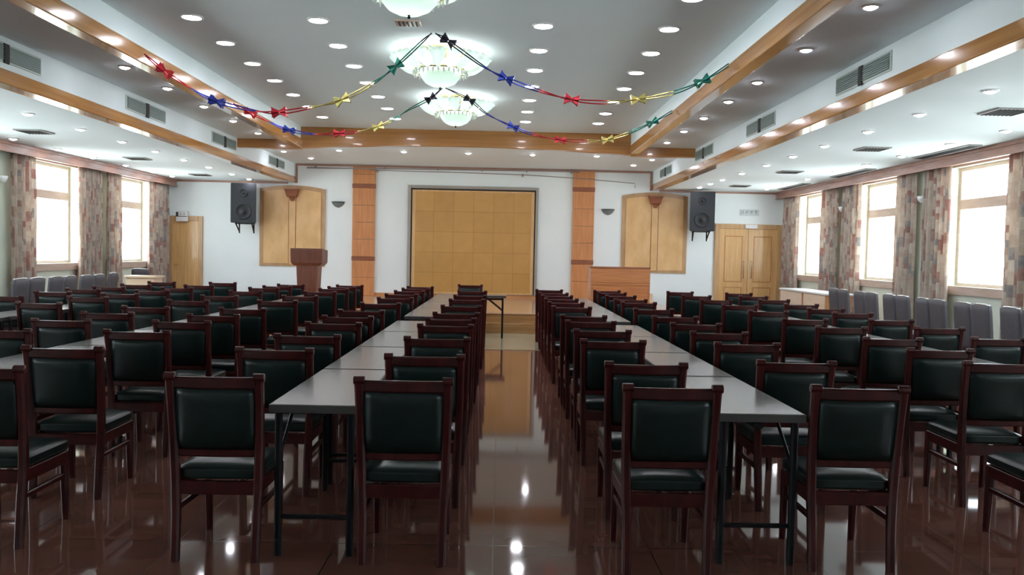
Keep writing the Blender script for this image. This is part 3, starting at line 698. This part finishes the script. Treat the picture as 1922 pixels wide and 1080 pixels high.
# ------------------------------------------------------------------ chandeliers
def make_chandelier():
    t = thing('chandelier', 'x', 'chandelier')
    b = nb(); lathe(b, [(.001, -.001), (.30, -.001), (.30, -.03), (.12, -.05), (.001, -.05)], n=32); obj('ceiling_plate', b, 'brass', t, True)
    NP = 16
    def petal(a, r0, z0, r1, z1, wide, cup, nm):
        b = nb(); G = []
        for i in range(9):
            u = i/8; row = []
            for j in range(9):
                v = j/4-1
                r = r0+(r1-r0)*(u - .10*u*v*v*(1 if u > .5 else 0)); z = z0+(z1-z0)*(u**1.5) + cup*(1-v*v)*-1*(math.sin(math.pi*min(u, .95))) + .012*math.cos(v*9)*u
                th = a + v*wide*(.75+.25*u)
                row.append(b.verts.new((r*math.cos(th), r*math.sin(th), z)))
            G.append(row)
        for i in range(8):
            for j in range(8): b.faces.new((G[i][j], G[i+1][j], G[i+1][j+1], G[i][j+1]))
        bmesh.ops.solidify(b, geom=list(b.faces), thickness=.006)
        return obj(nm, b, 'frost', t, True)
    for k in range(NP): petal(2*math.pi*k/NP, .25, -.235, .60, -.085, math.pi/NP*.96, .055, 'glass_petal')
    b = nb(); lathe(b, [(.25, -.24), (.245, -.27), (.22, -.325), (.175, -.378), (.10, -.413), (.02, -.425), (.02, -.42), (.10, -.406), (.17, -.371), (.214, -.32), (.238, -.265)], n=36); obj('glass_bowl', b, 'frost', t, True)
    b = nb(); lathe(b, [(.001, -.455), (.012, -.45), (.014, -.44), (.006, -.43), (.014, -.425), (.001, -.42)], n=12); obj('finial', b, 'blackmetal', t, True)
    b = nb()
    for k in range(32):
        a = 2*math.pi*k/32
        lathe(b, [(.001, -.30-.015*(k % 2)), (.013, -.275), (.009, -.25), (.001, -.235)], (.315*math.cos(a), .315*math.sin(a), 0), 6)
    obj('crystal_drops', b, 'crystal', t)
    b = nb(); tube(b, [(.315*math.cos(2*math.pi*k/36), .315*math.sin(2*math.pi*k/36), -.238) for k in range(37)], .010, 8); obj('ring', b, 'brass', t, True)
    for k in range(8):
        a = 2*math.pi*(k+.5)/8
        b = nb(); bmesh.ops.create_icosphere(b, subdivisions=2, radius=.032); bmesh.ops.translate(b, verts=b.verts, vec=(.36*math.cos(a), .36*math.sin(a), -.105)); obj('bulb', b, 'bulb', t, True)
    b = nb(); bmesh.ops.create_icosphere(b, subdivisions=2, radius=.06); bmesh.ops.translate(b, verts=b.verts, vec=(0, 0, -.29)); obj('bulb', b, 'bulb', t, True)
    b = nb(); tube(b, [(0, 0, -.05), (0, 0, -.43)], .008); obj('stem', b, 'brass', t)
    return t
M['crystal'] = mat('crystal_glass', (.55, .58, .55), .05, spec=1.0)
ch0 = make_chandelier()
for i, (x, y) in enumerate(((-.79, 6.86), (-.75, 9.8), (-.73, 12.75))):
    place(ch0, i == 0, (x, y, Z3), 0, ['glass petal chandelier nearest the camera, cut by the top edge', 'glass petal chandelier in the middle of the ceiling', 'glass petal chandelier nearest the stage'][i], 'glass chandeliers along the ceiling centre')

# ------------------------------------------------------------------ garlands
def garland(y, pts, bows, label):
    """pts: (x, z, colour) for segment starting there; bows: (index, colour)"""
    t = thing('garland', label, 'garland', (pts[0][0], y, pts[0][1]), 0, 'foil garlands hung from the ceiling centre'); o = Vector((pts[0][0], y, pts[0][1]))
    # smooth polyline
    P = [Vector((p[0], y, p[1])) - o for p in pts]
    def cr(i, u):
        p0, p1, p2, p3 = P[max(i-1, 0)], P[i], P[i+1], P[min(i+2, len(P)-1)]
        return .5*((2*p1)+(p2-p0)*u+(2*p0-5*p1+4*p2-p3)*u*u+(3*p1-p0-3*p2+p3)*u**3)
    segs = []
    for i in range(len(P)-1):
        if segs and segs[-1][0] == pts[i][2]: segs[-1][1].append(i)
        else: segs.append((pts[i][2], [i]))
    for c, ids in segs:
        b = nb()
        for i in ids:
            for sgn in (-1, 1):
                line = []
                for k in range(7):
                    u = k/6; q = cr(i, u); tw = (i+u)*1.4
                    line.append(q + Vector((0, math.cos(tw), math.sin(tw)))*sgn*.017)
                tube(b, line, .0075, 6)
        obj('foil_strand', b, 'foil_'+c, t, True)
    for i, c in bows:
        q = P[i]; d = (P[min(i+1, len(P)-1)]-P[max(i-1, 0)]).normalized(); nrm = Vector((-d.z, 0, d.x)); b = nb()
        for s in (-1, 1):
            # hourglass halves: pleated fan flaring away from the knot
            secs = []
            for u in (0, .25, .6, 1):
                rr = .026+.042*u**1.2; ring = []
                for k in range(12):
                    a = 2*math.pi*k/12; r = rr*(1 if k % 2 else .6)
                    ring.append(q + d*s*(.004+.072*u) + nrm*r*math.cos(a) + Vector((0, 1, 0))*r*math.sin(a))
                secs.append(ring)
            loft(b, secs)
        obj('foil_bow', b, 'foil_'+c, t)
garland(9.0, [(-.75, 3.84, 'dark'), (-.61, 3.76, 'dark'), (-.24, 3.51, 'blue'), (.02, 3.38, 'blue'), (.37, 3.26, 'red'), (.73, 3.17, 'red'), (1.11, 3.15, 'gold'), (1.45, 3.19, 'gold'), (1.83, 3.27, 'green'), (2.14, 3.40, 'green'), (2.42, 3.58, 'green')],
        [(1, 'dark'), (3, 'blue'), (5, 'red'), (7, 'gold'), (9, 'green')], 'coloured foil garland from the nearer hook to the right inner beam')
garland(9.0, [(-.79, 3.84, 'dark'), (-.9, 3.74, 'green'), (-1.17, 3.48, 'green'), (-1.4, 3.3, 'gold'), (-1.74, 3.11, 'gold'), (-2.08, 3.02, 'red'), (-2.41, 2.96, 'red'), (-2.66, 2.97, 'blue'), (-3.08, 3.06, 'blue'), (-3.35, 3.19, 'red'), (-3.64, 3.37, 'red'), (-3.85, 3.54, 'red')],
        [(2, 'green'), (4, 'gold'), (6, 'red'), (8, 'blue'), (10, 'red')], 'coloured foil garland from the nearer hook to the left inner beam')
garland(11.95, [(-.84, 3.84, 'dark'), (-.49, 3.68, 'dark'), (-.23, 3.48, 'blue'), (.14, 3.31, 'blue'), (.42, 3.21, 'red'), (.82, 3.14, 'red'), (1.2, 3.13, 'gold'), (1.5, 3.16, 'gold'), (1.8, 3.26, 'green'), (2.14, 3.42, 'green'), (2.42, 3.58, 'green')],
        [(1, 'dark'), (3, 'blue'), (5, 'red'), (7, 'gold'), (9, 'green')], 'coloured foil garland from the farther hook to the right inner beam')
garland(11.95, [(-.88, 3.84, 'dark'), (-1.05, 3.69, 'green'), (-1.34, 3.53, 'green'), (-1.6, 3.36, 'gold'), (-1.79, 3.27, 'gold'), (-2.09, 3.19, 'red'), (-2.34, 3.16, 'red'), (-2.7, 3.14, 'blue'), (-3.06, 3.19, 'blue'), (-3.35, 3.3, 'red'), (-3.61, 3.42, 'red'), (-3.85, 3.54, 'red')],
        [(1, 'dark'), (4, 'gold'), (6, 'red'), (8, 'blue'), (10, 'red')], 'coloured foil garland from the farther hook to the left inner beam')

# ------------------------------------------------------------------ world, camera, exposure
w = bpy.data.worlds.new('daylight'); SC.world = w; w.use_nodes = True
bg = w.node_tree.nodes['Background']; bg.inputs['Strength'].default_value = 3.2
WN, WL = w.node_tree.nodes, w.node_tree.links
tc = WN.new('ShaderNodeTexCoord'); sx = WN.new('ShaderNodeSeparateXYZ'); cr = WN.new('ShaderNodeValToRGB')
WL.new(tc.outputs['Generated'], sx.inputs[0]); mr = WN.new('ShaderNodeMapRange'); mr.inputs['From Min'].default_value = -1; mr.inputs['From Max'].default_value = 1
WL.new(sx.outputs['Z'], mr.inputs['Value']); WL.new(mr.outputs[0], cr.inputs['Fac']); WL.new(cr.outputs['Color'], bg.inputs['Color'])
cr.color_ramp.elements[0].position = .47; cr.color_ramp.elements[0].color = (1.30, 1.36, 1.33, 1)      # extra brightness added below the horizon to lift the ceilings
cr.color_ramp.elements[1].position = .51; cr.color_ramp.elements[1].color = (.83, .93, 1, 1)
F = 1553.; r = math.atan(.021); cs, sn = math.cos(r), math.sin(r)
u0 = (940-961)*cs+(475-540)*sn; v0 = -(940-961)*sn+(475-540)*cs
yaw = math.atan(-u0/F); pit = math.atan(-v0/math.hypot(F, u0))
fw = Vector((math.sin(yaw)*math.cos(pit), math.cos(yaw)*math.cos(pit), -math.sin(pit))); rt = Vector((math.cos(yaw), -math.sin(yaw), 0)); up = rt.cross(fw)
# camera roll: world horizontals fall slightly to the right in the picture
rt2 = rt*cs + up*sn; up2 = up*cs - rt*sn
cam = bpy.data.cameras.new('camera'); co = bpy.data.objects.new('camera', cam); C.objects.link(co)
mtx = Matrix(((rt2.x, up2.x, -fw.x, 0), (rt2.y, up2.y, -fw.y, 0), (rt2.z, up2.z, -fw.z, 1.5), (0, 0, 0, 1)))
co.matrix_world = mtx
cam.sensor_width = 36; cam.lens = F/1922*36; cam.clip_start = .05; cam.clip_end = 200
SC.camera = co
SC.view_settings.view_transform = 'Standard'; SC.view_settings.look = 'None'; SC.view_settings.gamma = 1; SC.view_settings.exposure = 1.66
SC.view_settings.use_curve_mapping = False
SC.cycles.max_bounces = 10; SC.cycles.diffuse_bounces = 6; SC.cycles.glossy_bounces = 4; SC.cycles.transparent_max_bounces = 12
SC.cycles.sample_clamp_indirect = 6
